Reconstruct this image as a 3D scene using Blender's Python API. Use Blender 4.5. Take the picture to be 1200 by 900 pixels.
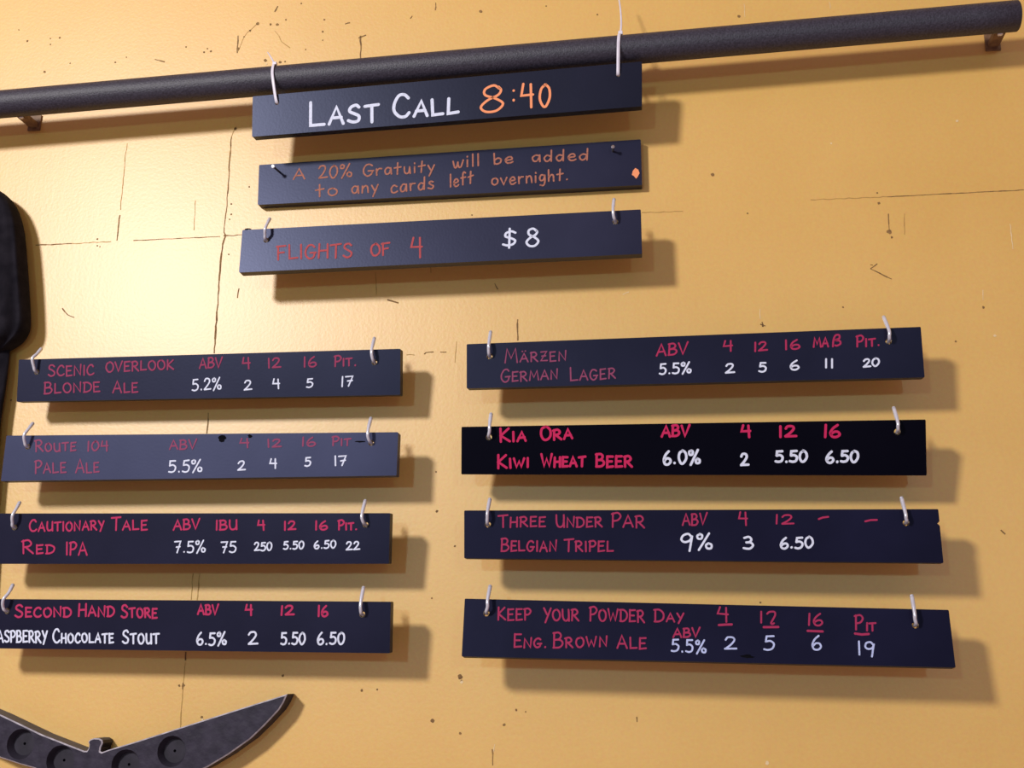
import bpy, bmesh, math, random
from mathutils import Vector, Matrix
random.seed(7)
S = bpy.context.scene
COL = S.collection
for o in list(bpy.data.objects): bpy.data.objects.remove(o)

# ------------------------------------------------------------------ camera, light, exposure
CAMZ = 1.60                     # eye height of the photographer
D0 = 1.25                       # distance from camera to the wall (wall surface is y = 0)
YAW, PITCH, ROLL, FPX = 0.142562, 0.253063, -0.0122996, 1312.28
ca, sa = math.cos(YAW), math.sin(YAW); cb, sb = math.cos(PITCH), math.sin(PITCH); cc, sc = math.cos(ROLL), math.sin(ROLL)
ROT = Matrix(((ca, -sa, 0), (sa, ca, 0), (0, 0, 1))) @ Matrix(((1, 0, 0), (0, cb, -sb), (0, sb, cb))) @ Matrix(((cc, 0, sc), (0, 1, 0), (-sc, 0, cc)))
EYE = Vector((0, -D0, CAMZ))
cam = bpy.data.cameras.new('camera'); camo = bpy.data.objects.new('camera', cam); COL.objects.link(camo)
cam.sensor_fit = 'HORIZONTAL'; cam.sensor_width = 36.0; cam.lens = FPX / 1200 * 36.0
cam.clip_start = 0.02
right, fwd, up = ROT.col[0], ROT.col[1], ROT.col[2]
camo.matrix_world = Matrix.Translation(EYE) @ Matrix((right, up, -fwd)).transposed().to_4x4()
S.camera = camo
S.view_settings.view_transform = 'Standard'
S.view_settings.look = 'None'
S.view_settings.exposure = 0.0
S.view_settings.gamma = 1.0
S.view_settings.use_curve_mapping = False

w = bpy.data.worlds.new('room_ambience'); S.world = w; w.use_nodes = True
bg = w.node_tree.nodes['Background']; bg.inputs['Color'].default_value = (1.0, 0.66, 0.66, 1); bg.inputs['Strength'].default_value = 0.33

def lamp(name, loc, power, radius, colour):
    l = bpy.data.lights.new(name, 'POINT'); l.energy = power; l.shadow_soft_size = radius; l.color = colour
    o = bpy.data.objects.new(name, l); COL.objects.link(o); o.location = loc; return o
lamp('pendant_lamp', (-1.945, -2.849, CAMZ + 1.464), 380, 0.20, (1.0, 0.97, 0.94))
lamp('spot_lamp', (-0.725, -3.169, CAMZ + 0.493), 25, 0.07, (0.55, 1.0, 1.0))
lamp('bar_lamp', (1.27, -4.14, CAMZ + 0.596), 30, 0.08, (0.55, 1.0, 1.0))

# ------------------------------------------------------------------ helpers
def ray(px, py): return (ROT @ Vector(((px - 600) / FPX, 1.0, -(py - 450) / FPX)))
def at(px, py, depth=0.0):
    """point seen at (px, py) that stands `depth` metres in front of the wall"""
    v = ray(px, py); return EYE + v * ((D0 - depth) / v.y)
def on_plane(px, py, p0, n):
    v = ray(px, py); return EYE + v * ((p0 - EYE).dot(n) / v.dot(n))

def lin(c): return tuple((x / 255 / 12.92 if x / 255 <= .04045 else ((x / 255 + .055) / 1.055) ** 2.4) for x in c)

def mesh_obj(name, verts, faces, mats, parent=None, origin=None, mi=None, smooth=False):
    if origin is None: origin = sum((Vector(v) for v in verts), Vector()) / len(verts)
    me = bpy.data.meshes.new(name)
    base = Vector(origin)
    me.from_pydata([tuple(Vector(v) - base) for v in verts], [], faces)
    for m in (mats if isinstance(mats, (list, tuple)) else [mats]): me.materials.append(m)
    if mi:
        for p, i in zip(me.polygons, mi): p.material_index = i
    if smooth:
        for p in me.polygons: p.use_smooth = True
    me.update()
    o = bpy.data.objects.new(name, me); COL.objects.link(o)
    if parent:
        o.parent = parent; o.location = base - parent_world(parent)
    else: o.location = base
    return o
def parent_world(o):
    v = Vector(o.location)
    while o.parent: o = o.parent; v = v + Vector(o.location)
    return v
def tag(o, label, cat, group=None):
    o['label'] = label; o['category'] = cat
    if group: o['group'] = group
    return o
def empty(name, loc):
    o = bpy.data.objects.new(name, None); o.empty_display_size = .02; COL.objects.link(o); o.location = loc; return o

class Geo:
    def __init__(s): s.v = []; s.f = []; s.m = []
    def add(s, verts, faces, mi=0):
        b = len(s.v); s.v += [Vector(v) for v in verts]
        for f in faces: s.f.append([i + b for i in f]); s.m.append(mi)
    def build(s, name, mats, parent=None, origin=None, smooth=False):
        return mesh_obj(name, s.v, s.f, mats, parent, origin, s.m, smooth)
    def box(s, c, ax, ay, az, mi=0):
        c = Vector(c); q = [c + ax * i + ay * j + az * k for i in (-1, 1) for j in (-1, 1) for k in (-1, 1)]
        s.add(q, [(0, 1, 3, 2), (4, 6, 7, 5), (0, 4, 5, 1), (2, 3, 7, 6), (0, 2, 6, 4), (1, 5, 7, 3)], mi)
    def tube(s, pts, r, n=12, mi=0, caps=True, flat=None):
        """round tube through pts; r is a number or a list; flat=(axis, ratio) makes a strap"""
        pts = [Vector(p) for p in pts]; N = len(pts); rr = r if isinstance(r, (list, tuple)) else [r] * N
        ref = Vector((1, 0, 0)); rings = []
        t0 = (pts[1] - pts[0]).normalized()
        if abs(t0.dot(ref)) > .9: ref = Vector((0, 0, 1))
        for i in range(N):
            t = (pts[min(i + 1, N - 1)] - pts[max(i - 1, 0)]).normalized()
            a = (ref - t * ref.dot(t)).normalized(); ref = a; b = t.cross(a)
            k = flat or 1.0
            rings.append([pts[i] + (a * math.cos(2 * math.pi * j / n) + b * k * math.sin(2 * math.pi * j / n)) * rr[i] for j in range(n)])
        base = [p for r_ in rings for p in r_]
        fs = [(i * n + j, i * n + (j + 1) % n, (i + 1) * n + (j + 1) % n, (i + 1) * n + j) for i in range(N - 1) for j in range(n)]
        if caps: fs += [tuple(range(n))[::-1], tuple((N - 1) * n + j for j in range(n))]
        s.add(base, fs, mi)

def catmull(p, k=6):
    if len(p) < 3: return list(p)
    q = []
    P = [p[0] * 2 - p[1]] + list(p) + [p[-1] * 2 - p[-2]]
    for i in range(1, len(P) - 2):
        a, b, c, d = P[i - 1], P[i], P[i + 1], P[i + 2]
        for j in range(k):
            t = j / k
            q.append(.5 * ((2 * b) + (c - a) * t + (2 * a - 5 * b + 4 * c - d) * t * t + (3 * b - a - 3 * c + d) * t * t * t))
    q.append(p[-1]); return q

def ribbon(g, pts, n, wd, mi=0, round_=True):
    """flat painted stroke through world points lying in a plane with normal n: one strip with mitred joints and round ends"""
    hw = wd / 2
    P = [pts[0]]
    for p in pts[1:]:
        if (p - P[-1]).length > 2e-5: P.append(p)
    if len(P) < 2: P = [P[0], P[0] + n.orthogonal().normalized() * 2e-5]
    N = len(P); dirs = [(P[i + 1] - P[i]).normalized() for i in range(N - 1)]
    vs = []
    for i in range(N):
        d0 = dirs[max(i - 1, 0)]; d1 = dirs[min(i, N - 2)]
        s0 = n.cross(d0); s1 = n.cross(d1); m = s0 + s1
        if m.length < .3: m = s0
        m = m.normalized(); k = min(1.0 / max(m.dot(s0), .3), 1.5)
        vs += [P[i] - m * hw * k, P[i] + m * hw * k]
    fs = [(2 * i, 2 * i + 2, 2 * i + 3, 2 * i + 1) for i in range(N - 1)]
    g.add(vs, fs, mi)
    if round_:
        for p, d in ((P[0], -dirs[0]), (P[-1], dirs[-1])):
            sd = n.cross(d)
            arc = [p + (sd * math.cos(math.pi * j / 6) + d * math.sin(math.pi * j / 6)) * hw for j in range(7)]
            g.add(arc, [tuple(range(7))], mi)

# ------------------------------------------------------------------ materials
def nt(name):
    m = bpy.data.materials.new(name); m.use_nodes = True
    return m, m.node_tree.nodes, m.node_tree.links, m.node_tree.nodes['Principled BSDF']
def mottled(name, c1, c2, rough=.5, scale=40., detail=6., spec=.5, bump=0., bscale=300., lo=.35, hi=.65, metallic=0.):
    m, N, L, b = nt(name)
    tc = N.new('ShaderNodeTexCoord'); no = N.new('ShaderNodeTexNoise'); no.inputs['Scale'].default_value = scale; no.inputs['Detail'].default_value = detail
    L.new(tc.outputs['Object'], no.inputs['Vector'])
    r = N.new('ShaderNodeValToRGB'); r.color_ramp.elements[0].position = lo; r.color_ramp.elements[1].position = hi
    r.color_ramp.elements[0].color = (*c1, 1); r.color_ramp.elements[1].color = (*c2, 1)
    L.new(no.outputs['Fac'], r.inputs['Fac']); L.new(r.outputs['Color'], b.inputs['Base Color'])
    b.inputs['Roughness'].default_value = rough; b.inputs['Specular IOR Level'].default_value = spec; b.inputs['Metallic'].default_value = metallic
    if bump:
        n2 = N.new('ShaderNodeTexNoise'); n2.inputs['Scale'].default_value = bscale; n2.inputs['Detail'].default_value = 4
        L.new(tc.outputs['Object'], n2.inputs['Vector'])
        bp = N.new('ShaderNodeBump'); bp.inputs['Strength'].default_value = bump; bp.inputs['Distance'].default_value = .002
        L.new(n2.outputs['Fac'], bp.inputs['Height']); L.new(bp.outputs['Normal'], b.inputs['Normal'])
    return m

def wall_paint():
    m, N, L, b = nt('ochre_wall_paint')
    tc = N.new('ShaderNodeTexCoord')
    n1 = N.new('ShaderNodeTexNoise'); n1.inputs['Scale'].default_value = 3.0; n1.inputs['Detail'].default_value = 8; n1.inputs['Roughness'].default_value = .6
    L.new(tc.outputs['Object'], n1.inputs['Vector'])
    r = N.new('ShaderNodeValToRGB'); e = r.color_ramp.elements
    e[0].position = .3; e[0].color = (.71, .415, .100, 1); e[1].position = .7; e[1].color = (.77, .467, .130, 1)
    L.new(n1.outputs['Fac'], r.inputs['Fac'])
    # vertical plywood grain telegraphing through the paint
    mp = N.new('ShaderNodeMapping'); mp.inputs['Scale'].default_value = (70, 1, 3.0)
    L.new(tc.outputs['Object'], mp.inputs['Vector'])
    n2 = N.new('ShaderNodeTexNoise'); n2.inputs['Scale'].default_value = 1.0; n2.inputs['Detail'].default_value = 5
    L.new(mp.outputs['Vector'], n2.inputs['Vector'])
    n3 = N.new('ShaderNodeTexNoise'); n3.inputs['Scale'].default_value = 260; n3.inputs['Detail'].default_value = 5
    L.new(tc.outputs['Object'], n3.inputs['Vector'])
    mx = N.new('ShaderNodeMix'); mx.data_type = 'RGBA'; mx.blend_type = 'SOFT_LIGHT'; mx.inputs[0].default_value = .22
    L.new(r.outputs['Color'], mx.inputs[6]); L.new(n3.outputs['Color'], mx.inputs[7])
    L.new(mx.outputs[2], b.inputs['Base Color'])
    ad = N.new('ShaderNodeMath'); ad.operation = 'MULTIPLY_ADD'; ad.inputs[1].default_value = .5
    L.new(n2.outputs['Fac'], ad.inputs[0]); L.new(n3.outputs['Fac'], ad.inputs[2])
    bp = N.new('ShaderNodeBump'); bp.inputs['Strength'].default_value = .13; bp.inputs['Distance'].default_value = .0012
    L.new(ad.outputs[0], bp.inputs['Height']); L.new(bp.outputs['Normal'], b.inputs['Normal'])
    b.inputs['Roughness'].default_value = .42; b.inputs['Specular IOR Level'].default_value = .95
    return m

M_WALL = wall_paint()
M_CRACK = mottled('dark_crack', (.16, .085, .035), (.30, .17, .06), .9, 120)
M_GROOVE = mottled('filled_joint', (.42, .24, .07), (.52, .31, .09), .8, 90)
M_CHIP = mottled('pale_paint_chip', (.75, .55, .30), (.85, .66, .40), .8, 90)
M_PIPE = mottled('dark_iron_pipe', (.020, .018, .032), (.044, .040, .064), .5, 420, 4, .5, .3, 600)
M_STEEL = mottled('zinc_wire', (.66, .68, .80), (.82, .84, .96), .25, 60, 3, .8, metallic=.35)
M_NAIL = mottled('nail_steel', (.45, .45, .48), (.7, .7, .74), .3, 60, 3, .5, metallic=1.0)
M_BLACKNAIL = mottled('dark_nail_shank', (.03, .03, .035), (.06, .06, .07), .5, 60, 3, .4)
M_NYLON = mottled('white_nylon', (.66, .62, .74), (.76, .73, .84), .4, 80, 3, .5)
M_WOODEDGE = mottled('bare_board_wood', (.45, .36, .22), (.62, .52, .36), .8, 200)
M_SHIRT = mottled('black_cotton', (.006, .005, .009), (.014, .012, .018), .95, 60, 6, .15, .4, 900)
M_PADDLE = mottled('black_stained_wood', (.018, .015, .030), (.034, .029, .052), .5, 70, 7, .25, .3, 120)
M_PADDLERIM = mottled('worn_pale_edge', (.30, .28, .34), (.55, .52, .60), .55, 120, 5, .5)
M_RECESS = mottled('recess_dark', (.012, .010, .020), (.024, .020, .036), .7, 70, 7, .4)  # recess surfaces, darker than the paddle face
M_BRACKET = mottled('brown_metal', (.14, .075, .04), (.24, .14, .07), .6, 120)
M_DAB = mottled('black_paint_dab', (.002, .002, .004), (.005, .005, .008), .8, 90, 4, .05)

def board_mat(name, c1, c2, rough, spec=.5):
    m = mottled(name, c1, c2, rough, 9, 9, spec, .03, 350, .3, .72)
    m.node_tree.nodes['Principled BSDF'].inputs['Specular Tint'].default_value = (.55, .62, 1, 1)
    return m
def ink(name, rgb, dry=.25):
    c = lin(rgb) if max(rgb) > 1 else rgb
    return mottled(name, tuple(x * (1 - dry) for x in c), c, .75, 300, 4, .25, 0, lo=.32, hi=.5)

# ------------------------------------------------------------------ the wall
g = Geo()
X0, X1, Z0, Z1 = -4.0, 4.0, 0.0, 3.2
g.add([(X0, 0, Z0), (X1, 0, Z0), (X1, 0, Z1), (X0, 0, Z1), (X0, .1, Z0), (X1, .1, Z0), (X1, .1, Z1), (X0, .1, Z1)],
      [(0, 1, 2, 3), (5, 4, 7, 6), (4, 0, 3, 7), (1, 5, 6, 2), (3, 2, 6, 7), (4, 5, 1, 0)], 0)
NW = Vector((0, -1, 0)); PXM = .00097
def crack(pts, wpx=1.2, mi=1, wob=.5):
    q = []
    for i in range(len(pts) - 1):
        (x0, y0), (x1, y1) = pts[i], pts[i + 1]
        n = max(2, int(math.hypot(x1 - x0, y1 - y0) / 5))
        for k in range(n):
            t = k / n; q.append((x0 + (x1 - x0) * t + random.uniform(-wob, wob), y0 + (y1 - y0) * t + random.uniform(-wob, wob)))
    q.append(pts[-1])
    P = [at(x, y, .0003) for x, y in q]
    for i in range(len(P) - 1):
        ribbon(g, P[i:i + 2], NW, wpx * PXM * random.uniform(.6, 1.25), mi, False)
def hole(x, y, r=1.8, mi=1):
    c = at(x, y, .0003); k = 9
    g.add([c + Vector((math.cos(2 * math.pi * j / k), 0, math.sin(2 * math.pi * j / k))) * r * PXM * random.uniform(.75, 1.2) for j in range(k)], [tuple(range(k))], mi)
# plywood joints
crack([(279, 42), (278, 62)], 2.0); crack([(277, 148), (271, 160), (268, 200)], 1.2, 2)
crack([(271, 160), (265.3, 247), (262.5, 272)], 1.4); crack([(262.5, 272), (264, 277), (260.5, 286), (255.5, 350), (252, 397), (251, 414)], 2.0)
crack([(244.4, 484), (242.2, 508)], 1.4); crack([(234, 672), (231, 703)], 1.2, 2); crack([(226, 672), (224, 703)], 1.0, 2)
crack([(218, 764), (217.4, 774)], 2.0); crack([(217, 776), (214.5, 806)], 1.0, 2); crack([(214.5, 800), (214, 808)], 1.8); crack([(214, 808), (210, 866)], 1.2, 2)
crack([(42, 287), (60, 286.6), (84, 285.3)], 1.5, 1, .25); crack([(84, 285.3), (130, 283)], .9, 2); crack([(156, 282), (258, 277)], 1.0, 1, .3); crack([(262, 276.5), (284, 275)], 1.3)
crack([(137, 282), (140.5, 252)], 1.6); crack([(141, 246), (146, 190), (149, 168)], .9, 2); crack([(227, 270), (229, 235)], .8, 2)
crack([(278, 349), (280, 338)], 1.5); crack([(73, 361), (79, 369), (87, 372)], 1.4, 1, .2)
crack([(1200, 222.5), (1120, 226.5), (1040, 230.5)], 1.0, 1, .2); crack([(1040, 230.5), (950, 234)], .8, 2); crack([(752, 249), (800, 247.5)], .9, 2)
crack([(1028, 309), (1020, 315), (1045, 327)], 1.3, 1, .2); crack([(1020, 310.5), (1023, 311)], 1.2)
crack([(453.8, 351), (467, 355)], 1.5, 1, .3); crack([(497, 415), (499, 413), (508, 412.4)], 1.7, 1, .2); crack([(516, 412.4), (523, 412.6)], 1.5, 1, .2); crack([(476, 415.5), (486, 416)], .9, 2)
crack([(579.5, 332), (583.5, 339)], 1.4, 1, .2); crack([(606.5, 374), (606.7, 399)], 1.6, 1, .3)
crack([(422.7, 42), (422.5, 69)], 1.8); crack([(420, 44), (429, 41)], 1.4); crack([(404, 28), (410, 26.5)], 1.4); crack([(481, 22), (483, 18.5)], 1.8)
crack([(510, 12), (510.5, 3)], 1.2); crack([(322, 14), (325.5, 7)], 2.2, 1, .2); crack([(279, 60), (282, 50), (290, 38), (301, 28)], .7, 2, 1.2); crack([(322, 36), (330, 48), (340, 56)], .9, 2, .8)
crack([(181, 70), (193, 72.5)], 1.4); crack([(1041, 250), (1042, 269)], 1.0, 1); crack([(1060, 250), (1060, 275)], .9, 2); crack([(1184, 262), (1187, 292)], 1.0, 3)
crack([(893, 377), (894, 383)], 1.8, 1, .2); crack([(891, 380), (897, 382)], 1.2, 1, .2); crack([(890.5, 362), (891, 374)], .9, 3); crack([(1151.5, 340), (1152, 352)], .9, 3)
crack([(577, 878), (577.3, 897)], 1.3); crack([(578, 880), (580, 872)], .8, 3); crack([(746, 840), (746.5, 846)], 1.3, 1, .2); crack([(872, 4), (873, 20)], .8, 3); crack([(972, 2), (973, 10)], .8, 3)
crack([(1173, 621), (1178, 626)], 1.6, 1, .2); crack([(535, 400), (533, 425)], .8, 2); crack([(504, 300), (505, 320)], .8, 2); crack([(440, 320), (441, 345)], .8, 2); crack([(730, 345), (737, 342)], 1.0, 3)
for x, y, r in [(32, 48, 1.6), (70, 44, 1.6), (59, 45, 1), (59, 52, 1.1), (52, 84, 1.8), (82, 74, 1), (135, 73, 1.5), (148, 67, 1), (22, 35, 1), (218, 55, 1.2), (239, 61, 1.5), (243, 57, 1.2), (247, 60, 1.5), (302, 27.3, 2.4),
                (317, 28.5, 1.6), (325, 28.5, 2), (335, 23, 1.2), (293, 36, 1.5), (286, 43, 1.2), (279, 57, 2), (311, 71, 2.4), (328, 73, 2), (334, 72, 1.4), (378, 37, 1.5), (380, 23, 1.4), (378, 47, 1), (353, 4, 1.3), (358, 58, 1),
                (114, 280, 1.3), (114, 288, 1.1), (117, 289, .9), (271, 239, 1.3), (271, 251, 1.3), (292, 219, 1.2), (268, 298, 1.1), (269, 257, 1), (276, 151, 2), (460, 411, 1), (511, 553, 1), (512, 599, 1.6), (506, 701, 1), (533, 640, 1.3),
                (563.3, 13.3, 2.4), (865.7, 19, 2), (835, 204.5, 2.2), (1030, 238, 1.7), (1028, 226, 1.2), (1042, 271.5, 2.8), (1045, 278, 1.4), (1152.5, 360, 1.6), (876, 250, 1), (553, 252, 1), (640, 7, 1), (700, 17, 1.2),
                (539.4, 793, 2.8), (541, 798, 1.4), (506.8, 844.5, 2.3), (539.4, 859.5, 1.5), (590.8, 849.4, 1.6), (424, 809, 1.5), (442, 808, 1.1), (605, 832, 1.3), (616, 834, .9),
                (210, 803.6, 1.5), (214.6, 803.6, 1.9), (236.4, 840.5, 1.7), (331.5, 791.6, 1.5), (13, 469, 1.2), (891, 706, 1.2), (1120, 400, 1.2), (988, 360, 1)]:
    hole(x, y, r)
for x, y, r in [(1121.7, 141.7, 1.6), (1166, 393.5, 1.7), (899, 894, 2), (974, 168, 1.2), (541, 799.5, 1.8), (237, 843, 1.4), (312, 75, 1.5)]: hole(x, y, r, 3)
wall = g.build('wall_back', [M_WALL, M_CRACK, M_GROOVE, M_CHIP], origin=(0, 0, 1.6))
wall['kind'] = 'structure'

# ------------------------------------------------------------------ hand lettering: strokes of each character, '~' = curved
GL = {
 'A': (.72, "0,0 .36,1 .72,0", ".12,.34 .60,.36"),
 'B': (.62, ".03,0 .06,1", "~.0,.97 .36,1 .52,.80 .38,.57 .06,.52", "~.06,.52 .46,.50 .62,.27 .42,.03 .0,.0"),
 'C': (.66, "~.62,.84 .48,1 .24,.95 .04,.62 .04,.28 .24,.02 .48,.02 .66,.16"),
 'D': (.68, ".06,0 .06,.98", "~-.04,.97 .36,.98 .66,.68 .62,.26 .34,.02 .0,.0"),
 'E': (.56, ".04,1 .04,0 .56,.04", ".04,.98 .53,1", ".04,.52 .44,.53"),
 'F': (.56, ".04,0 .05,.97", "-.03,.95 .56,1", ".05,.50 .44,.54"),
 'G': (.70, "~.62,.86 .46,1 .22,.94 .03,.58 .06,.22 .30,.0 .56,.12 .64,.42", ".36,.42 .72,.43"),
 'H': (.66, ".03,0 .06,1", ".62,0 .62,1", ".04,.50 .64,.53"),
 'I': (.14, ".07,0 .07,1"),
 'K': (.64, ".05,0 .05,1", ".58,.97 .07,.46 .64,0"),
 'L': (.58, ".04,1 .05,.02 .58,.05"),
 'M': (.88, ".02,0 .14,1 .44,.30 .74,1 .88,0"),
 'N': (.70, ".04,0 .06,.96 .62,.04 .66,1.08"),
 'O': (.72, "~.38,1 .10,.84 .02,.44 .20,.06 .46,.02 .68,.30 .66,.74 .42,.99 .30,.97"),
 'P': (.58, ".05,0 .06,1", "~-.03,.95 .36,1.02 .58,.78 .40,.50 .07,.44"),
 'R': (.66, ".05,0 .06,1", "~-.03,.95 .36,1.02 .55,.78 .40,.54 .07,.48", ".22,.48 .66,.0"),
 'S': (.58, "~.54,.86 .38,1 .12,.92 .08,.68 .32,.52 .54,.34 .48,.08 .22,.0 .0,.12"),
 'T': (.66, ".33,0 .34,.97", "-.02,.94 .68,1"),
 'U': (.66, "~.04,1 .04,.40 .16,.06 .40,.02 .58,.22 .62,.62 .62,1", ".62,.6 .64,0"),
 'V': (.66, ".0,1 .30,.0 .70,1.06"),
 'W': (.92, ".0,1 .22,.02 .46,.66 .68,.02 .92,1"),
 'Y': (.62, ".02,1 .30,.48", ".62,1 .16,-.16"),
 'Z': (.60, ".02,.97 .56,1 .04,.03 .60,.04", ".12,.5 .48,.52"),
 'Ä': (.72, "0,0 .36,.9 .72,0", ".12,.32 .60,.34", ".22,1.12 .23,1.10", ".50,1.14 .51,1.12"),
 'ß': (.56, "~.06,-.06 .08,.70 .22,1.12 .48,1.12 .46,.74 .20,.60 .50,.50 .56,.18 .34,.0 .20,.06"),
 '0': (.60, "~.34,1 .10,.82 .02,.40 .18,.03 .38,.04 .58,.40 .54,.82 .34,1 .26,.96"),
 '1': (.14, ".07,1 .07,0"),
 '2': (.58, "~.04,.78 .16,.98 .42,.98 .50,.74 .30,.36 .02,.03", ".02,.03 .62,.06"),
 '3': (.54, "~.04,.92 .32,1 .48,.80 .36,.58 .16,.54", "~.16,.54 .44,.52 .56,.28 .40,.03 .18,.0 .0,.08"),
 '4': (.56, ".10,1 .0,.48 .54,.50", ".44,.98 .46,-.06"),
 '5': (.54, ".52,.99 .12,.97 .08,.58", "~.08,.58 .34,.62 .54,.42 .46,.10 .22,.0 .0,.06"),
 '6': (.54, "~.40,1 .16,.74 .02,.36 .12,.04 .36,.0 .54,.20 .46,.42 .24,.44 .06,.26"),
 '7': (.52, ".0,.95 .52,.98 .20,-.02", ".14,.48 .46,.52"),
 '²': (.56, "~.0,.84 .14,1 .44,.98 .50,.76 .38,.42 .26,.10 .30,.0 .44,.06"),
 '8': (.60, "~.52,.84 .36,1 .14,.90 .14,.66 .40,.50 .60,.26 .44,.02 .16,.0 .02,.22 .20,.46 .46,.62 .54,.80 .48,.92"),
 '9': (.54, "~.48,.80 .32,1 .10,.92 .04,.66 .18,.50 .40,.58 .48,.84", ".48,.84 .40,-.06"),
 '%': (.84, "~.20,1 .04,.90 .08,.70 .26,.70 .30,.92 .18,1", "~.66,.36 .52,.24 .58,.04 .78,.04 .82,.26 .64,.36", ".70,1.04 .12,-.10"),
 '$': (.56, "~.52,.80 .36,.90 .12,.82 .10,.62 .34,.50 .54,.34 .44,.12 .20,.08 .0,.16", ".28,1.08 .28,-.08"),
 '.': (.10, ".05,.03 .06,.05"), ':': (.12, ".06,.28 .07,.30", ".07,.76 .08,.78"), '-': (.5, ".0,.45 .5,.55"), ' ': (.4,),
 'a': (.48, "~.42,.52 .20,.58 .03,.34 .10,.05 .30,.06 .42,.40", ".43,.56 .46,.0"),
 'b': (.46, ".04,1 .04,0", "~.05,.36 .24,.56 .44,.40 .38,.10 .18,.0 .04,.08"),
 'c': (.44, "~.42,.48 .22,.60 .03,.36 .08,.06 .26,.0 .46,.10"),
 'd': (.50, "~.40,.46 .20,.54 .03,.30 .12,.02 .30,.06 .42,.34", ".45,1 .44,.0"),
 'e': (.46, "~.04,.28 .40,.34 .34,.56 .16,.56 .03,.32 .12,.03 .30,.0 .46,.10"),
 'f': (.44, "~.42,.92 .28,1 .18,.80 .18,.0", ".02,.55 .42,.58"),
 'g': (.48, "~.42,.50 .20,.58 .04,.36 .12,.12 .30,.14 .42,.44", "~.43,.54 .42,.0 .32,-.32 .08,-.28"),
 'h': (.46, ".04,1 .04,0", "~.05,.30 .22,.54 .38,.46 .42,.0"),
 'i': (.14, ".07,.55 .08,.0", ".08,.84 .085,.80"),
 'l': (.14, ".07,1 .07,.0"),
 'n': (.46, ".04,.56 .04,0", "~.05,.32 .22,.56 .38,.46 .44,.0"),
 'o': (.50, "~.26,.58 .06,.46 .04,.16 .22,.0 .42,.12 .46,.40 .28,.58"),
 'r': (.38, ".04,.56 .05,.0", "~.05,.32 .18,.54 .38,.54"),
 's': (.40, "~.36,.54 .18,.60 .06,.46 .22,.32 .38,.18 .26,.0 .02,.06"),
 't': (.44, ".22,.96 .20,.0", ".0,.54 .44,.60"),
 'u': (.46, "~.04,.56 .05,.16 .18,.0 .34,.12 .40,.54", ".40,.56 .44,.0"),
 'v': (.44, ".0,.56 .20,.0 .44,.58"),
 'w': (.62, "~.0,.56 .10,.06 .22,.04 .30,.44", "~.30,.44 .38,.04 .50,.06 .62,.58"),
 'y': (.46, ".02,.56 .22,.10", ".44,.58 .10,-.34"),
}
def strokes(ch):
    d = GL[ch]; out = []
    for s_ in d[1:]:
        cur = s_[0] == '~'; p = [Vector((float(a), float(b), 0)) for a, b in (t.split(',') for t in s_.lstrip('~').split())]
        out.append((cur, p))
    return d[0], out
def lay(text, small=None):
    """strokes of a word in cap-height units; small = height of small capitals"""
    x = 0; res = []
    for k, ch in enumerate(text):
        hs = 1.; wsc = 1.
        if small and ch.islower() and ch != 'ß': ch = ch.upper(); hs = small; wsc = small ** .7
        wd, st = strokes(ch)
        tilt = random.uniform(-.05, .05); dy = random.uniform(-.03, .03)
        for cur, p in st:
            q = [Vector((v.x * wsc + random.uniform(-.012, .012) + tilt * v.y * .5, v.y * hs + dy + random.uniform(-.015, .015), 0)) for v in p]
            if cur: q = catmull(q, 5)
            res.append([v + Vector((x, 0, 0)) for v in q])
        x += wd * wsc + (.20 if ch not in '.:' and text[k + 1:k + 2] != '.' else .25)
    xs = [v.x for s_ in res for v in s_]; x0, x1 = min(xs), max(xs)
    return res, x0, x1

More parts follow.
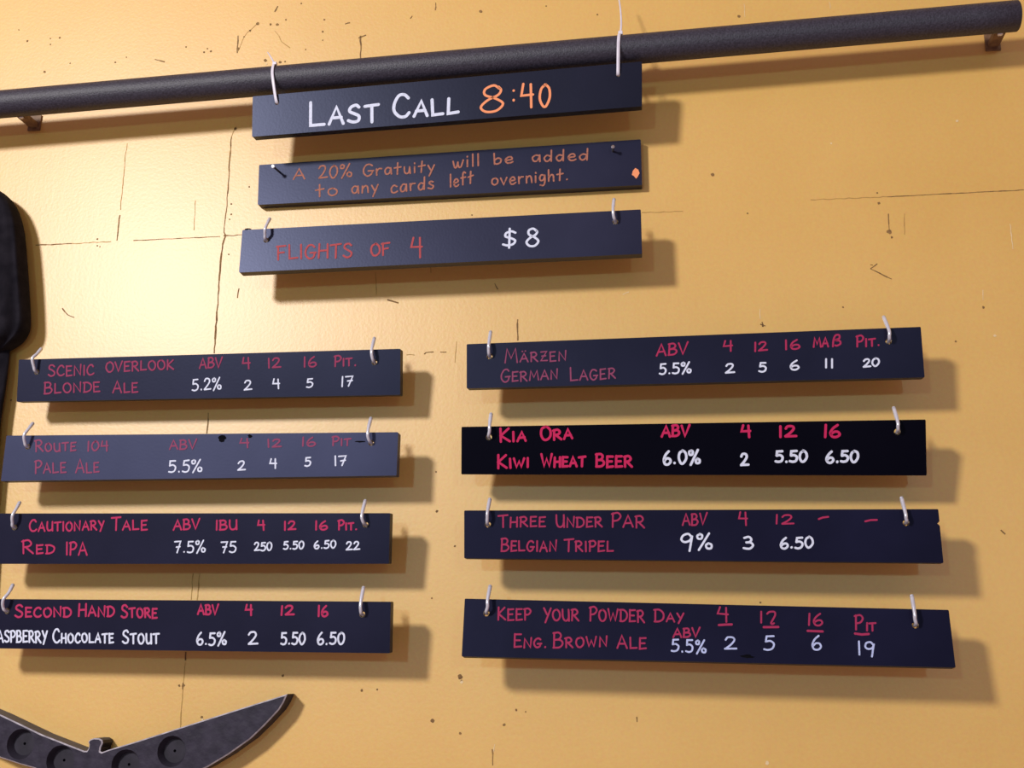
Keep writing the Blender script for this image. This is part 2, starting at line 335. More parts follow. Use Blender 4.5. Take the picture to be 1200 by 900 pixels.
# ------------------------------------------------------------------ menu boards
TH = .012
class Board:
    def __init__(s, quad, d, tilt, mat, label, holes=(), th=TH, hole_r=3.4, notch=None, dabs=()):
        TL, TR, BR, BL = quad
        a, b, c = at(*TL, d), at(*TR, d), at(*BL, d + tilt)
        n = (b - a).cross(c - a).normalized()
        if n.y > 0: n = -n
        s.p0, s.n = a, n
        e = on_plane(*BR, a, n)
        s.q = [a, b, e, c]
        s.u = (b - a).normalized(); s.v = n.cross(s.u)      # v points up
        if s.v.z < 0: s.v = -s.v
        s.hp = [on_plane(x, y, a, n) for x, y in holes]
        bm = bmesh.new()
        loops = []
        outer = [a, b, e, c]
        # slightly eased corners
        ol = []
        for i in range(4):
            p, pr, nx = outer[i], outer[i - 1], outer[(i + 1) % 4]
            r = .0008
            ol += [p + (pr - p).normalized() * r, p + (nx - p).normalized() * r]
        if notch:
            t = notch; P = b.lerp(e, t)
            ol = ol[:4] + [P + s.v * .0022, P - s.u * .0022, P - s.v * .0022] + ol[4:]
        loops.append(ol)
        for hpt in s.hp:
            rr = hole_r * PXM
            loops.append([hpt + (s.u * math.cos(2 * math.pi * j / 16) + s.v * math.sin(2 * math.pi * j / 16)) * rr for j in range(16)])
        es = []; vl = []
        for lp in loops:
            vs = [bm.verts.new(p) for p in lp]; vl.append(vs)
            es += [bm.edges.new((vs[i], vs[(i + 1) % len(vs)])) for i in range(len(vs))]
        bmesh.ops.triangle_fill(bm, use_beauty=True, use_dissolve=False, edges=es, normal=n)
        fr = list(bm.faces)
        for f in fr:
            if f.normal.dot(n) < 0: f.normal_flip()
        bv = {v: bm.verts.new(v.co - n * th) for vs in vl for v in vs}
        for f in fr: bm.faces.new([bv[v] for v in reversed(f.verts)])
        for k, vs in enumerate(vl):
            for i in range(len(vs)):
                x, y = vs[i], vs[(i + 1) % len(vs)]
                f = bm.faces.new((x, y, bv[y], bv[x])); f.material_index = 1 if k else 0
        bmesh.ops.recalc_face_normals(bm, faces=bm.faces)
        ctr = (a + b + e + c) / 4 - n * th / 2
        me = bpy.data.meshes.new('menu_board')
        for v in bm.verts: v.co -= ctr
        bm.to_mesh(me); bm.free()
        me.materials.append(mat); me.materials.append(M_WOODEDGE)
        s.o = bpy.data.objects.new('menu_board', me); COL.objects.link(s.o); s.o.location = ctr
        tag(s.o, label, 'sign', 'hand lettered menu boards')
        if dabs:
            for x, y, rx, ry in dabs:
                g = Geo()
                cpt = on_plane(x, y, s.p0, s.n) + s.n * .00012
                g.add([cpt + (s.u * math.cos(2 * math.pi * j / 11) * rx + s.v * math.sin(2 * math.pi * j / 11) * ry) * PXM * random.uniform(.55, 1.2) for j in range(11)], [tuple(range(11))])
                g.build('paint_smudge', M_DAB, s.o)
    def write(s, words, mat, name, wpx, small=.78, extra=()):
        """every word, price and heading is one part of the board"""
        npx = s.n * .0003
        for wd in words:
            txt, xl, yl, xr, yr, H = wd[:6]; sm = wd[6] if len(wd) > 6 else small; ww = wd[7] if len(wd) > 7 else wpx
            st, x0, x1 = lay(txt, sm); g = Geo()
            for kq, q in enumerate(st):
                pts = []
                for v in q:
                    t = (v.x - x0) / max(x1 - x0, .02) if x1 - x0 > .1 else .5
                    px = xl + (xr - xl) * t; py = yl + (yr - yl) * t - v.y * H
                    pts.append(on_plane(px, py, s.p0, s.n) + npx)
                ribbon(g, [p + s.n * 1.5e-5 * kq for p in pts], s.n, ww * (.86 if name == 'white_lettering' else .92) * PXM)
            kind = 'size_heading' if name != 'white_lettering' else 'price'
            if txt.upper() in ('ABV', 'IBU', 'PIT.', 'PIT', 'P', 'IT', 'MA', 'ß'): kind = 'column_heading'
            elif '%' in txt and kind == 'price': kind = 'strength'
            elif not any(c.isdigit() or c == '²' for c in txt): kind = 'word' if txt not in ':$' else 'sign_character'
            g.build(kind, mat, s.o)
        for q in extra:
            g = Geo(); ribbon(g, [on_plane(x, y, s.p0, s.n) + npx for x, y in q[0]], s.n, q[1] * PXM); g.build('marker_dash', mat, s.o)

BM_A = board_mat('black_board_paint_worn', (.009, .009, .024), (.018, .018, .042), .37, .42)
BM_F = board_mat('black_board_paint_smooth', (.003, .003, .008), (.007, .007, .017), .37, .36)
BM_G = board_mat('black_board_paint_matt', (.006, .006, .018), (.012, .012, .032), .42, .25)
BM_B = board_mat('black_board_paint_dusty', (.028, .032, .072), (.042, .047, .102), .42, .2)
BM_C = board_mat('black_board_paint', (.006, .0055, .017), (.012, .0115, .031), .42, .22)
BM_D = board_mat('black_board_paint_fresh', (.001, .0007, .003), (.002, .0015, .005), .45, .08)
BM_E = board_mat('black_board_paint_blue', (.0055, .005, .017), (.010, .0095, .031), .45, .12)
W_ = ink('white_chalk_marker', (.72, .77, .96), .16)
ORANGE = ink('orange_chalk_marker', (.95, .34, .16), .08)
RUST = ink('rust_chalk_marker', (.44, .165, .115), .4)
RED = ink('red_chalk_marker', (.44, .075, .085), .2)
PINK_DULL = ink('dull_pink_marker', (.31, .040, .11), .12)
PINK_FAINT = ink('faded_pink_marker', (.27, .055, .13), .12)
PINK = ink('pink_chalk_marker', (.50, .030, .12), .1)
PINK_DARK = ink('dark_pink_marker', (.42, .025, .10), .12)
PINK_DIM = ink('dim_pink_marker', (.38, .026, .10), .18)
BLUEWHITE = ink('bluish_white_marker', (.50, .57, .90), .25)
PINK_HOT = ink('hot_pink_marker', (.58, .018, .11), .08)

# pipe axis (level), used for the board hung below it
PD = .055; PR = .0175
PA = at(50, 118, PD); PB = at(1170, 20.5, PD)
PDIR = (PB - PA).normalized()
# LAST CALL board: top edge sits just under the pipe
dL = .0686
bl = at(295.3, 160.3, dL - .005); br = at(752.2, 124.5, dL - .005)
def proj(P):
    q = ROT.transposed() @ (P - EYE); return (600 + FPX * q.x / q.y, 450 - FPX * q.z / q.y)
def pipe_at(x):
    t = (x - PA.x) / PDIR.x; return PA + PDIR * t
tl = Vector((bl.x - .001, -dL, pipe_at(bl.x).z - .0275)); tr = Vector((br.x + .001, -dL, pipe_at(br.x).z - .0250))
b1 = Board([proj(tl), proj(tr), (752.2, 124.5), (295.3, 160.3)], dL, -.005, BM_F,
           'black menu board with last call time, tied under the pipe', [(324.5, 120.5), (724.4, 87.5)], hole_r=2.8)
b1.write([('Last', 364, 148, 443.5, 141.5, 28, .70), ('Call', 461.5, 138.5, 537, 133, 26, .68)], W_, 'white_lettering', 4.6)
b1.write([('8', 563.5, 132, 589.5, 129, 30), (':', 600, 124, 604, 124, 23), ('4', 611, 126, 624.5, 125, 26.5), ('0', 632.5, 125, 644.5, 124, 25.5)], ORANGE, 'orange_lettering', 3.3)

b2 = Board([(303.6, 193.3), (750.8, 163.3), (752.3, 216.8), (302, 240)], .0125, 0, BM_A,
           'black menu board nailed flat to wall, gratuity notice in rust ink', th=.012, dabs=())
b2.write([('A', 344, 210, 357, 209.5, 12), ('20%', 374, 209.5, 412, 207, 14.5), ('Gratuity', 426, 206.5, 509, 201, 13.5, None), ('will', 531, 197.5, 560.5, 194, 14, None),
          ('be', 579, 193, 601, 191, 12.5, None), ('added', 624, 190, 688.5, 187.5, 13, None),
          ('to', 370, 231, 395, 229, 14.5, None), ('any', 412.5, 227, 443, 225, 14.5, None), ('cards', 458.5, 226, 508, 220.5, 14.5, None),
          ('left', 528, 219.5, 554.5, 214, 14.5, None), ('overnight.', 576.5, 217, 664.5, 211, 13.5, None)], RUST, 'rust_lettering', 2.3)
g = Geo()
pc = [(744.5, 197), (748, 199), (749.5, 203), (747.5, 207), (745.5, 209.5), (743, 206.5), (740.5, 205), (741.5, 200.5)]
pc = [on_plane(x, y, b2.p0, b2.n) for x, y in pc]; k = len(pc)
g.add([p + b2.n * .0004 for p in pc] + list(pc), [tuple(range(k))] + [(i, (i + 1) % k, k + (i + 1) % k, k + i) for i in range(k)])
g.build('orange_paint_spot', ORANGE, b2.o)

b3 = Board([(284, 269.5), (750.9, 245.4), (752.3, 297.5), (280, 319.3)], .0563, .0007, BM_A,
           'black menu board with flight price, hung below the nailed board', [(311.8, 281.5), (721, 260)], dabs=[(290, 268.5, 5.5, 1.2)])
b3.write([('FLIGHTS', 324.5, 304, 412, 301.5, 16), ('OF', 435, 300, 456.5, 298.5, 14), ('4', 482, 301, 494.5, 301, 22)], RED, 'red_lettering', 2.6)
b3.write([('$', 589.5, 290, 604, 289, 19.5), ('8', 617, 288.5, 631, 288, 20.5)], W_, 'white_lettering', 3.2)

b4 = Board([(22.2, 421.5), (469.3, 408.7), (469, 462.7), (19.5, 470.8)], .050, -.0057, BM_G,
           'black menu board for blonde ale, topmost of left column', [(43, 436), (438.7, 424.6)])
b4.write([('Scenic', 57, 440.5, 110, 439.5, 12.8, .9), ('Overlook', 124.5, 436, 203.5, 432.8, 11.5, .95), ('Blonde', 52, 461.5, 117, 458.7, 13, .85), ('Ale', 132.5, 460, 161.5, 459.5, 13.5, .8),
          ('ABV', 234, 431.5, 260.5, 430.5, 11.5), ('4', 284.5, 432, 293, 431.5, 12.5), ('12', 315, 431, 329, 430.5, 11), ('16', 357, 430, 370.5, 429.5, 11.5), ('Pit.', 392, 429.5, 416.5, 428.5, 12.3, .72)],
         PINK_DULL, 'pink_lettering', 2.2)
b4.write([('5.2%', 225.5, 457.5, 259, 456, 13), ('2', 286.5, 457, 295, 456.5, 11), ('4', 320, 455, 327.5, 455, 10.5), ('5', 359.5, 454, 366.5, 453.5, 10), ('17', 401, 452.5, 413.5, 452, 11.3)], W_, 'white_lettering', 2.1)

b5 = Board([(7.6, 510.5), (466.7, 506.4), (464.7, 557.3), (1, 563.8)], .0533, -.0004, BM_B,
           'dusty grey black menu board for pale ale, second in left column', [(32.5, 523.5), (434.8, 519)], dabs=[(260.5, 514, 6, 4), (293, 511, 3, 2), (422, 517.5, 6, 1)])
b5.write([('Route', 41, 529.5, 89, 528, 13, .72), ('104', 103.5, 528.5, 126.5, 528, 11), ('Pale', 41, 555, 77.5, 553.5, 14.5, .8), ('Ale', 89, 554, 116, 553.5, 15.5, .72), ('ABV', 199, 526.5, 230.5, 526, 10.5),
          ('4', 281.5, 523.5, 291.5, 523.5, 10), ('12', 314.5, 524, 329.5, 523.5, 9), ('16', 355, 523, 369.5, 522.5, 10), ('Pit', 389.5, 522.5, 411, 522, 10.5, .72)], PINK_FAINT, 'pink_lettering', 2.2)
b5.write([('5.5%', 198, 553.5, 236.5, 552.5, 13.5), ('2', 279, 551, 287.5, 550.5, 10.5), ('4', 316.5, 548, 324, 548, 10.5), ('5', 357.5, 546.5, 364, 546, 10), ('17', 393, 545.5, 405.5, 545, 11)], W_, 'white_lettering', 2.2)

b6 = Board([(-9, 601.7), (457.3, 601.3), (455.7, 660.7), (-14, 660.8)], .0557, -.005, BM_C,
           'black menu board for red ale, third in left column', [(17, 618), (428.2, 614.8)])
b6.write([('Cautionary', 35, 622.5, 122, 621, 13, .78), ('Tale', 131, 621, 172.5, 620.5, 15, .72), ('Red', 26, 649, 64, 648, 15, .65), ('IPA', 78.5, 650, 102, 650, 14.5), ('ABV', 203.5, 620.7, 234, 620, 11.5), ('IBU', 254, 621, 277.5, 620.5, 11),
          ('4', 302.5, 620.5, 310, 620.5, 10.5), ('12', 334, 621, 346.5, 620.5, 9.7), ('16', 370.5, 621, 383.5, 620.5, 10), ('Pit.', 396.5, 621, 417.5, 620.5, 11, .7)], PINK, 'pink_lettering', 2.3)
b6.write([('7.5%', 205, 647.5, 240.5, 647, 13), ('75', 259.5, 647.5, 276.5, 647.5, 12.5), ('250', 298.5, 645.5, 318.5, 645, 9.5), ('5.50', 332.5, 643.5, 356, 643, 8.8), ('6.50', 368.5, 643, 393.5, 642, 8.8), ('22', 406, 644.5, 421.5, 644, 9.3)], W_, 'white_lettering', 2.1)

b7 = Board([(-17, 702), (458, 705.3), (456.7, 765.6), (-24, 759.6)], .0577, -.004, BM_C,
           'black menu board for chocolate stout, bottom of left column', [(8.2, 716), (424.6, 720)])
b7.write([('Second', 18, 722.8, 83.5, 722.5, 14, .76), ('Hand', 92.5, 722, 134, 722, 14, .8), ('Store', 142.5, 723.5, 184, 724, 14.5, .74), ('ABV', 232, 720, 256, 720, 11), ('4', 288, 720.5, 295.5, 720.5, 11.5), ('12', 330, 720.5, 344.5, 720.5, 10.5),
          ('16', 373.5, 722, 384, 722, 12.3)], PINK, 'pink_lettering', 2.5)
b7.write([('RASPBERRY', -10.5, 752, 55.5, 753, 13), ('Chocolate', 62.5, 753, 133, 753, 15.5, .68), ('Stout', 144, 754, 186.5, 754, 15, .76), ('6.5%', 231, 755.5, 265, 755.5, 14), ('2', 291.5, 755.5, 302, 755.5, 14.5),
          ('5.50', 329.5, 755, 357.5, 755, 13.5), ('6.50', 372.5, 755, 403.5, 755, 13.5)], W_, 'white_lettering', 2.5)

b8 = Board([(546.9, 403.3), (1079, 383), (1083.6, 442.2), (546.9, 455.2)], .0617, -.0035, BM_C,
           'black menu board for german lager, topmost of right column', [(573.8, 417.5), (1041.4, 400)])
b8.write([('Märzen', 592, 425, 663, 422.5, 16.5, .66), ('German', 587.5, 447.5, 653, 444.5, 14.5, .76), ('Lager', 668.5, 446, 721, 443.5, 15.5, .76)], PINK_FAINT, 'pink_lettering', 1.9)
b8.write([('ABV', 769.5, 417, 806, 414.5, 13), ('4', 848, 411, 858, 410.5, 11.5), ('12', 885, 411.5, 899, 410.5, 10), ('16', 921, 409.5, 937, 409, 10.5), ('MA', 953.5, 406.5, 970.5, 406, 10.5), ('ß', 976, 405.5, 985, 405, 11),
          ('Pit.', 1003.5, 406.5, 1029.5, 405, 12.5, .7)], PINK_DARK, 'dark_pink_lettering', 2.2)
b8.write([('5.5%', 773, 438.5, 809.5, 437, 12), ('2', 850.5, 437.5, 860.5, 437, 10.5), ('5', 889.5, 435.5, 897.5, 435.5, 10.5), ('6', 926.5, 433, 936, 433, 10.5), ('1', 968, 431, 968, 431, 10), ('1', 975, 431, 975, 431, 10), ('20', 1012, 430, 1030, 429, 9)], W_, 'white_lettering', 2.4)

b9 = Board([(540.8, 500.2), (1084.8, 491.6), (1086, 557.3), (540.6, 556)], .0616, -.0104, BM_D,
           'deep black menu board for wheat beer, second in right column', [(573, 512.5), (1051.6, 506)])
b9.write([('Kia', 586.5, 517.5, 616, 516, 15.5, .68), ('Ora', 634, 516, 670.5, 514, 15.5, .72), ('Kiwi', 584, 548.5, 618.5, 547.5, 15.5, .66), ('Wheat', 634.5, 547, 686, 546.5, 14.5, .76), ('Beer', 698.5, 547, 740.5, 547, 14.5, .85),
          ('ABV', 775.5, 511.5, 808, 511, 12.5), ('4', 869, 511.5, 879, 511.5, 13), ('12', 914.5, 511.7, 933, 511.5, 12.3), ('16', 967, 512, 984, 512, 14)], PINK_HOT, 'hot_pink_lettering', 3.0)
b9.write([('6.0%', 778, 544, 820, 543, 15), ('2', 868.5, 545.5, 877, 545.5, 13.5), ('5.50', 909, 541.5, 945.5, 541, 12.7), ('6.50', 968.5, 542, 1005.5, 541, 12.7)], W_, 'white_lettering', 3.2)

b10 = Board([(544, 598.2), (1099.5, 596.6), (1105.7, 659.8), (544, 654.3)], .0632, -.0008, BM_E,
            'black menu board for belgian tripel, third in right column', [(571.6, 614.5), (1061.8, 612.5)], notch=.27)
b10.write([('Three', 584, 618, 639, 617, 14, .8), ('Under', 652, 617.5, 705.5, 617, 14, .8), ('Par', 717, 618, 755, 618, 16, .84), ('Belgian', 587.5, 646, 652, 646, 14.5, .8), ('Tripel', 661.5, 646, 718.5, 646, 14.5, .8),
           ('ABV', 800, 615.5, 828.5, 615, 13)], PINK_DIM, 'pink_lettering', 2.1)
b10.write([('4', 866, 614.5, 875.5, 615, 14.5), ('12', 910, 614, 930, 614, 10.5)], PINK_DARK, 'dark_pink_lettering', 2.0, extra=[([(959.5, 608.3), (964, 606.5), (970.5, 605.7)], 2.0), ([(1014, 611), (1020, 609.5), (1027.5, 609.3)], 2.0)])
b10.write([('9', 798.5, 644.5, 811, 644.5, 19), ('%', 817, 642.5, 834, 642.5, 17), ('3', 871.5, 643.5, 882.5, 643.5, 14), ('6.50', 915, 642.5, 952.5, 642, 12.5)], W_, 'white_lettering', 2.7)

b11 = Board([(544.7, 701.5), (1111.8, 714.7), (1119.9, 782.4), (541, 769.3)], .0626, .0061, BM_E,
            'black menu board for brown ale with underlined sizes, bottom of right column', [(570, 718.5), (1072.8, 732.5)], dabs=[(876, 769.5, 7, 2.2)])
b11.write([('Keep', 584, 726.5, 622, 726.5, 14.5, .9), ('Your', 637.5, 727, 678, 727.5, 14.5, .9), ('Powder', 691, 727, 755, 729, 16, .84), ('Day', 766.5, 728, 801, 729, 14, .72), ('Eng.', 603, 758.5, 639, 759, 15, .72), ('Brown', 648.5, 758.5, 711, 758, 17.5, .64),
           ('Ale', 723.5, 759.5, 757, 760, 15, .84), ('ABV', 789, 746.5, 820, 746.5, 10.2), ('4', 841, 726.5, 853, 728, 15.5), ('1', 892, 730, 892, 730, 13), ('²', 899, 731.5, 908.5, 731.5, 14.5), ('16', 948, 732.5, 963.5, 733, 13.5), ('P', 1001.5, 738, 1011, 738, 16.5), ('IT', 1016, 739, 1026, 739, 9)],
          PINK_DIM, 'pink_lettering', 2.1, extra=[([(842.5, 732.5), (850, 732), (857.5, 731.8)], 2.4), ([(895, 735), (912, 734.8)], 2.4), ([(946.5, 739.3), (964, 740)], 2.4), ([(1002, 742.5), (1010, 743.6), (1018, 743)], 2.4)])
b11.write([('5.5%', 787, 763.5, 827, 764.5, 14), ('2', 849.5, 761, 863, 761, 14), ('5', 895.5, 762, 907, 762, 16.5), ('6', 952, 761.5, 962, 761.5, 16), ('19', 1006.5, 767.5, 1024, 768, 15.5)], BLUEWHITE, 'white_lettering', 2.2)

# ------------------------------------------------------------------ cup hooks
def hook(bd, i, pts, label):
    """threaded shank from the wall, through the board's hole, bent up in front of the board, tip flared back"""
    H = bd.hp[i]; d = -H.y
    P = [Vector((H.x, -.0002, H.z + .0006)), Vector((H.x, -d * .5, H.z + .0003)), Vector((H.x, -d - .001, H.z))]
    ks = [.0065, .010, .006, .0]
    if len(pts) == 3: ks = [.008, .008, .001]
    P += [at(x, y, d + kk) for (x, y), kk in zip(pts, ks)]
    C = catmull(P, 6)
    g = Geo(); n = len(C)
    r = [.0018 + (.0003 if t > n - 6 else 0) for t in range(n)]
    g.tube(C, r, 12)
    e = C[-1]; t = (C[-1] - C[-2]).normalized()
    g.tube([e - t * .0004, e + t * .0010, e + t * .0016], [.0021, .0017, .0004], 12)
    o = g.build('cup_hook', M_STEEL, origin=P[0], smooth=True)
    tag(o, label, 'hook', 'metal cup hooks holding the menu boards')
    # round wall collar of the shank
    g = Geo(); c = Vector((H.x, 0, H.z + .0006)); g.tube([c + Vector((0, -.0003, 0)), c + Vector((0, -.0022, 0)), c + Vector((0, -.0028, 0))], [.005, .0046, .003], 16)
    g.build('collar', M_STEEL, o, smooth=True)
    return o
HK = [
 (b3, 0, [(310.5, 275), (310.7, 268), (313.5, 261.5), (316, 256.5)], 'left hole of the flight price board'),
 (b3, 1, [(719, 253), (718.5, 244), (719.6, 233.8)], 'right hole of the flight price board'),
 (b4, 0, [(39.5, 429), (38, 420), (43.5, 414.5), (48.3, 408.8)], 'left hole of the blonde ale board'),
 (b4, 1, [(435.8, 417), (435.7, 409), (438.7, 396.5)], 'right hole of the blonde ale board'),
 (b5, 0, [(29, 518), (28.4, 509.5), (34, 502), (38.4, 496.3)], 'left hole of the pale ale board'),
 (b5, 1, [(431.2, 512), (431.4, 504), (434.6, 490.3)], 'right hole of the pale ale board'),
 (b6, 0, [(14.6, 612), (14.7, 604), (19.5, 595.5), (23, 589)], 'left hole of the red ale board'),
 (b6, 1, [(424.6, 609), (424.3, 602), (428, 586.8)], 'right hole of the red ale board'),
 (b7, 0, [(3.6, 711), (4, 702.4), (10.4, 694.5), (15, 685.6)], 'left hole of the chocolate stout board'),
 (b7, 1, [(422.6, 714), (422.8, 706), (426, 688.5)], 'right hole of the chocolate stout board'),
 (b8, 0, [(572.6, 409), (573, 402), (575, 389)], 'left hole of the german lager board'),
 (b8, 1, [(1042.2, 394), (1041.8, 387), (1035.6, 371.6)], 'right hole of the german lager board'),
 (b9, 0, [(573.6, 505), (573.8, 498), (575.4, 485.2)], 'left hole of the wheat beer board'),
 (b9, 1, [(1052.4, 500), (1052, 494), (1047.4, 478)], 'right hole of the wheat beer board'),
 (b10, 0, [(571, 606), (571.4, 599), (574, 585)], 'left hole of the belgian tripel board'),
 (b10, 1, [(1061.8, 607), (1061, 601), (1056.5, 583.6)], 'right hole of the belgian tripel board'),
 (b11, 0, [(571.4, 711), (571.4, 703), (574.4, 687)], 'left hole of the brown ale board'),
 (b11, 1, [(1072.2, 725), (1071.6, 717), (1068.5, 698.3)], 'right hole of the brown ale board'),
]
for bd, i, pts, where in HK: hook(bd, i, pts, 'shiny bent wire hook through the ' + where)

# ------------------------------------------------------------------ nails through the gratuity board
def nail(head, base, label, out, hr, bright):
    B = on_plane(*base, b2.p0, b2.n); Hd = at(*head, .0125 + out)
    t = (Hd - B).normalized()
    g = Geo(); g.tube([B - t * .012, Hd], .0013, 10)
    o = g.build('nail', M_BLACKNAIL, origin=B, smooth=True)
    g = Geo(); g.tube([Hd - t * .0008, Hd + t * .0003, Hd + t * .0009], [hr, hr, hr * .6], 16)
    g.build('head', bright, o)
    tag(o, label, 'nail', 'nails fixing the gratuity board')
nail((320, 195), (327.5, 201.5), 'nail with bright head sticking out at left of the gratuity board', .018, .0024, M_STEEL)
nail((718.3, 172), (718.2, 177.5), 'dull nail near upper right corner of the gratuity board', .012, .0022, M_NAIL)

# ------------------------------------------------------------------ the pipe
g = Geo()
L0 = PA - PDIR * .45; endx = at(1191.5, 19, PD); L1 = pipe_at(endx.x)
N = 40
pts = [L0.lerp(L1, i / N) for i in range(N + 1)]
rr = [PR] * (N + 1)
pts += [L1 + PDIR * .0012, L1 + PDIR * .0018]; rr += [PR * .93, PR * .80]
g.tube(pts, rr, 40)
pipe = g.build('iron_pipe', M_PIPE, smooth=True)
tag(pipe, 'dark grey metal pipe running across the top of the wall', 'pipe')
for (px, py), lab in (((14, 121), 'brown stand-off bracket under the pipe at the left edge'), ((1178, 20), 'brown stand-off bracket with pale screw at the right end of the pipe')):
    P = pipe_at(at(px, py, PD).x)
    o = empty('pipe_bracket', Vector((P.x, 0, P.z))); tag(o, lab, 'bracket', 'wall brackets carrying the pipe')
    g = Geo(); g.box((P.x, -.0016, P.z), Vector((.0085, 0, 0)), Vector((0, .0012, 0)), Vector((0, 0, .011))); g.build('wall_plate', M_BRACKET, o)
    g = Geo(); g.box((P.x, -(PD - PR + .006) / 2 - .001, P.z - .004), Vector((.006, 0, 0)), Vector((0, (PD - PR + .004) / 2, 0)), Vector((0, 0, .0030))); g.build('arm', M_BRACKET, o)
    c = Vector((P.x, -PD + PR + .006, P.z - .0068)); g = Geo(); g.tube([c, c + Vector((0, 0, -.0018)), c + Vector((0, 0, -.0026))], [.0034, .0030, .0012], 14); g.build('screw', M_STEEL, o, smooth=True)

# ------------------------------------------------------------------ zip ties that hang the LAST CALL board
def ziptie(i, px, mid, tail, label):
    H = b1.hp[i]; hd = -H.y
    top = pipe_at(at(px[0], px[1], PD + .01).x); Z = top.z; X = top.x; xm = at(mid[0], mid[1], PD + PR).x
    R = PR + .0014
    P = [Vector((H.x, -hd + .0142, H.z)), Vector((H.x, -hd + .004, H.z - .0002)), Vector((H.x, -hd - .0012, H.z + .0004))]
    P.append(Vector((H.x * .72 + xm * .28, -hd - .0036, H.z + .009)))
    P.append(Vector((xm, -(PD + R), Z - .003)))
    for a in (35, 65, 90, 125, 160, 190): P.append(Vector((xm + (X - xm) * min(1, a / 90), -(PD + R * math.cos(math.radians(a))), Z + R * math.sin(math.radians(a)))))
    P.append(Vector(((X + H.x) / 2, -(PD - R + .002), Z - .012))); P.append(Vector((H.x, -hd + .0142, H.z + .004)))
    C = catmull(P, 7)
    g = Geo(); g.tube(C, .00195, 10, flat=.32)
    o = g.build('zip_tie', M_NYLON, origin=H, smooth=True); tag(o, label, 'zip tie', 'zip ties holding the last call board')
    hdp = Vector((X, -(PD + R * math.cos(math.radians(78)) + .0004), Z + R * math.sin(math.radians(78)) + .0014))
    g = Geo(); g.box(hdp, Vector((.0026, 0, 0)), Vector((0, .0024, 0)), Vector((0, 0, .0024)))
    h = g.build('head', M_NYLON, o)
    bv = h.modifiers.new('bevel', 'BEVEL'); bv.width = .0006; bv.segments = 2
    q = [hdp] + [at(x, y, dd) for x, y, dd in tail]
    g = Geo(); C = catmull(q, 6); g.tube(C, [.0013 - .0006 * k / len(C) for k in range(len(C))], 10, flat=.35); g.build('tail', M_NYLON, o, smooth=True)
ziptie(0, (320, 76), (319.2, 94), [(317.5, 67, .046), (313.5, 61, .030)], 'white zip tie with short tail at left end of last call board')
ziptie(1, (727, 45), (724.9, 60), [(728, 27, .050), (727, 10, .042), (724.5, -6, .034)], 'white zip tie with long upright tail at right end of last call board')

# ------------------------------------------------------------------ black shirt hanging at the left
def loft(rows, name, parent=None, origin=None, n=28, fold=.0018, seed=0):
    """rows: (centre px x, y, half width px, depth of centre, half depth)"""
    rnd = random.Random(seed); ph = [rnd.uniform(0, 6.28) for _ in range(6)]
    g = Geo(); vs = []
    for k, (cx, y, hw, dc, hd) in enumerate(rows):
        c = at(cx, y, dc); hwm = at(cx + hw, y, dc).x - c.x
        for j in range(n):
            a = 2 * math.pi * j / n
            f = fold * (math.sin(5 * a + ph[0] + y * .012) + .7 * math.sin(9 * a + ph[1] - y * .021)) * (1 if math.sin(a) > 0 else 0)
            X = math.copysign(abs(math.cos(a)) ** .75, math.cos(a)); Y = math.copysign(abs(math.sin(a)) ** .85, math.sin(a))
            vs.append(Vector((c.x + X * hwm, min(-.0008, -dc - Y * hd - f), c.z)))
    fs = [(i * n + j, i * n + (j + 1) % n, (i + 1) * n + (j + 1) % n, (i + 1) * n + j) for i in range(len(rows) - 1) for j in range(n)]
    fs += [tuple(range(n)), tuple((len(rows) - 1) * n + j for j in range(n))[::-1]]
    g.add(vs, fs)
    o = g.build(name, M_SHIRT, parent, origin, smooth=True)
    sub = o.modifiers.new('smooth', 'SUBSURF'); sub.levels = sub.render_levels = 2
    return o
sh = empty('hanging_shirt', at(-235, 205, 0)); tag(sh, 'black short sleeved shirt hanging on the wall, cut by the left edge', 'shirt')
edge = [(212, -120), (217, -70), (224, -28), (232, -14), (250, -6), (300, -2), (360, 4), (405, 12), (430, 10), (450, 8), (475, 4), (500, 0), (540, -3), (620, -10), (720, -16), (800, -20), (806, -21)]
rows = []
for y, xr in edge:
    cx = -235 + (y - 400) * -.05; dd = .014 if y > 240 else .010
    rows.append((cx, y, xr - cx, dd + .002, dd))
loft(rows, 'torso', sh, n=64, seed=1)
R_ = [(-14, 222, 5, .017, .008), (-9, 225, 11, .020, .014), (-6, 230, 14, .0225, .018), (-2, 236, 15.5, .0235, .0200), (1, 243, 16.5, .0240, .0205), (4, 256, 18.5, .0240, .0205), (6, 272, 20, .0240, .0205), (7, 295, 21, .0240, .0205),
      (8, 320, 22, .0240, .0205), (9.5, 350, 22.5, .0235, .0200), (11, 372, 22.5, .0230, .0195), (11.5, 386, 21.5, .0225, .019), (8, 396, 19.5, .022, .0185), (3, 403, 17, .021, .017), (-4, 410, 13, .019, .013), (-8, 415, 8, .017, .009)]
loft(R_, 'sleeve', sh, seed=3, fold=.0030)
cxm = -235
loft([(2 * cxm - a - 6, b, c, d_, e) for a, b, c, d_, e in R_], 'sleeve', sh, seed=4)
g = Geo(); cr = [at(cxm + 52 * math.cos(a), 216 + (34 if math.sin(a) > 0 else 10) * math.sin(a), .028 - .008 * abs(math.cos(a))) for a in [2 * math.pi * j / 32 for j in range(33)]]
g.tube(cr, .006, 12, caps=False); g.build('collar', M_SHIRT, sh, smooth=True)

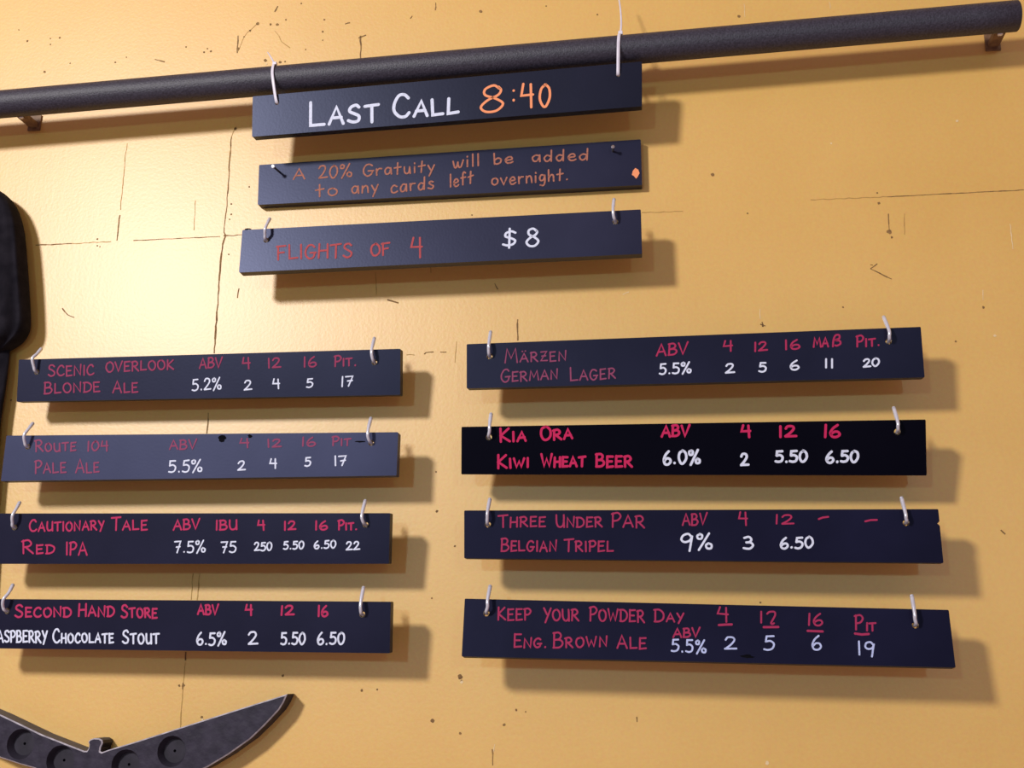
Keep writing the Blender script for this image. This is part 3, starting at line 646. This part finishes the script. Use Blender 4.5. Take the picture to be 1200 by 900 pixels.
# ------------------------------------------------------------------ dark curved paddle with round recesses, bottom left
PT = .024                                              # thickness, back lies on the wall
def pf(x, y): return at(x, y, PT + .001)
out = [(-112, 789), (-60, 812), (0, 837.3), (49.5, 861), (98.3, 880), (101.5, 880), (103.3, 877), (104, 873), (103, 869), (105.5, 866.5), (110, 865), (116, 865.3), (119.5, 867.5), (120, 871), (117.6, 876), (117, 880.5), (119, 881.6),
       (127.5, 878.5), (160, 868.7), (235, 845), (293.3, 826.6), (336.5, 813.3), (332, 823.5), (326.7, 832), (310, 850), (293.3, 866), (268, 884), (243, 899), (215, 912), (180, 922), (140, 928), (110, 929), (80, 921), (40.5, 900.5), (22.5, 895.5), (0, 888), (-35, 872), (-75, 843), (-100, 812)]
OP = [pf(x, y) for x, y in out]; n_o = len(OP)
cen = sum(OP, Vector()) / n_o
def inset(P, dist):
    Q = []
    area = sum(P[i].x * P[(i + 1) % len(P)].z - P[(i + 1) % len(P)].x * P[i].z for i in range(len(P)))
    sg = 1 if area > 0 else -1
    for i in range(len(P)):
        a, b, c = P[i - 1], P[i], P[(i + 1) % len(P)]
        e1 = (b - a); e2 = (c - b); n1 = Vector((-e1.z, 0, e1.x)).normalized() * sg; n2 = Vector((-e2.z, 0, e2.x)).normalized() * sg
        m = n1 + n2; k = max(m.length_squared / 2, .35)
        Q.append(b + m / k * dist)
    return Q
ch = .0013
face = [p.copy() for p in inset(OP, ch)]; 
side = [p + Vector((0, ch, 0)) for p in OP]; back = [Vector((p.x, -.0008, p.z)) for p in OP]
RC = [(24, 872, 17), (70.5, 891.5, 17), (147, 896.5, 17), (201, 880.5, 17)]
bm = bmesh.new(); es = []
fv = [bm.verts.new(p) for p in face]; es += [bm.edges.new((fv[i], fv[(i + 1) % n_o])) for i in range(n_o)]
rings = []
for x, y, r in RC:
    c = pf(x, y); K = 36
    ring = [bm.verts.new(c + Vector((math.cos(2 * math.pi * j / K), 0, math.sin(2 * math.pi * j / K))) * r * PXM) for j in range(K)]
    es += [bm.edges.new((ring[i], ring[(i + 1) % K])) for i in range(K)]; rings.append((c, ring, r * PXM))
from mathutils.geometry import delaunay_2d_cdt
lv = fv + [v for _, ring, _ in rings for v in ring]
idx = {v: i for i, v in enumerate(lv)}
cv, ce, cf, _o, _e, _f = delaunay_2d_cdt([Vector((v.co.x, v.co.z)) for v in lv], [(idx[e.verts[0]], idx[e.verts[1]]) for e in es], [], 0, 1e-7)
from mathutils.geometry import intersect_point_tri_2d
poly = [Vector((v.co.x, v.co.z)) for v in fv]
def inside(p, P):
    k = False
    for i in range(len(P)):
        a, b = P[i], P[i - 1]
        if (a.y > p.y) != (b.y > p.y) and p.x < (b.x - a.x) * (p.y - a.y) / (b.y - a.y) + a.x: k = not k
    return k
for tri in cf:
    m = sum((cv[i] for i in tri), Vector((0, 0))) / len(tri)
    if not inside(m, poly): continue
    if any((m - Vector((c.x, c.z))).length < r * .985 for c, _, r in rings): continue
    if max(tri) < len(lv): bm.faces.new([lv[i] for i in tri]).material_index = 0
sv = [bm.verts.new(p) for p in side]; kv = [bm.verts.new(p) for p in back]
for i in range(n_o):
    j = (i + 1) % n_o
    f = bm.faces.new((fv[i], fv[j], sv[j], sv[i])); f.material_index = 1
    f = bm.faces.new((sv[i], sv[j], kv[j], kv[i])); f.material_index = 0
bm.faces.new(kv)
for c, ring, r in rings:
    K = len(ring); dep = Vector((0, .0085, 0))
    lo = [bm.verts.new(c + (v.co - c) * .76 + dep) for v in ring]
    dr = [bm.verts.new(c + dep + Vector((math.cos(2 * math.pi * j / K), 0, math.sin(2 * math.pi * j / K))) * .0016) for j in range(K)]
    dd = [bm.verts.new(v.co + Vector((0, .005, 0))) for v in dr]
    for i in range(K):
        j = (i + 1) % K
        for A, B in ((ring, lo), (lo, dr), (dr, dd)):
            f = bm.faces.new((A[i], A[j], B[j], B[i])); f.material_index = 2
    f = bm.faces.new(dd); f.material_index = 2
bmesh.ops.recalc_face_normals(bm, faces=bm.faces)
for v in bm.verts: v.co -= cen
me = bpy.data.meshes.new('drink_paddle'); bm.to_mesh(me); bm.free()
for m in (M_PADDLE, M_PADDLERIM, M_RECESS): me.materials.append(m)
pad = bpy.data.objects.new('drink_paddle', me); COL.objects.link(pad); pad.location = cen
tag(pad, 'dark two-winged wooden drink paddle with round recesses, lower left corner', 'paddle')
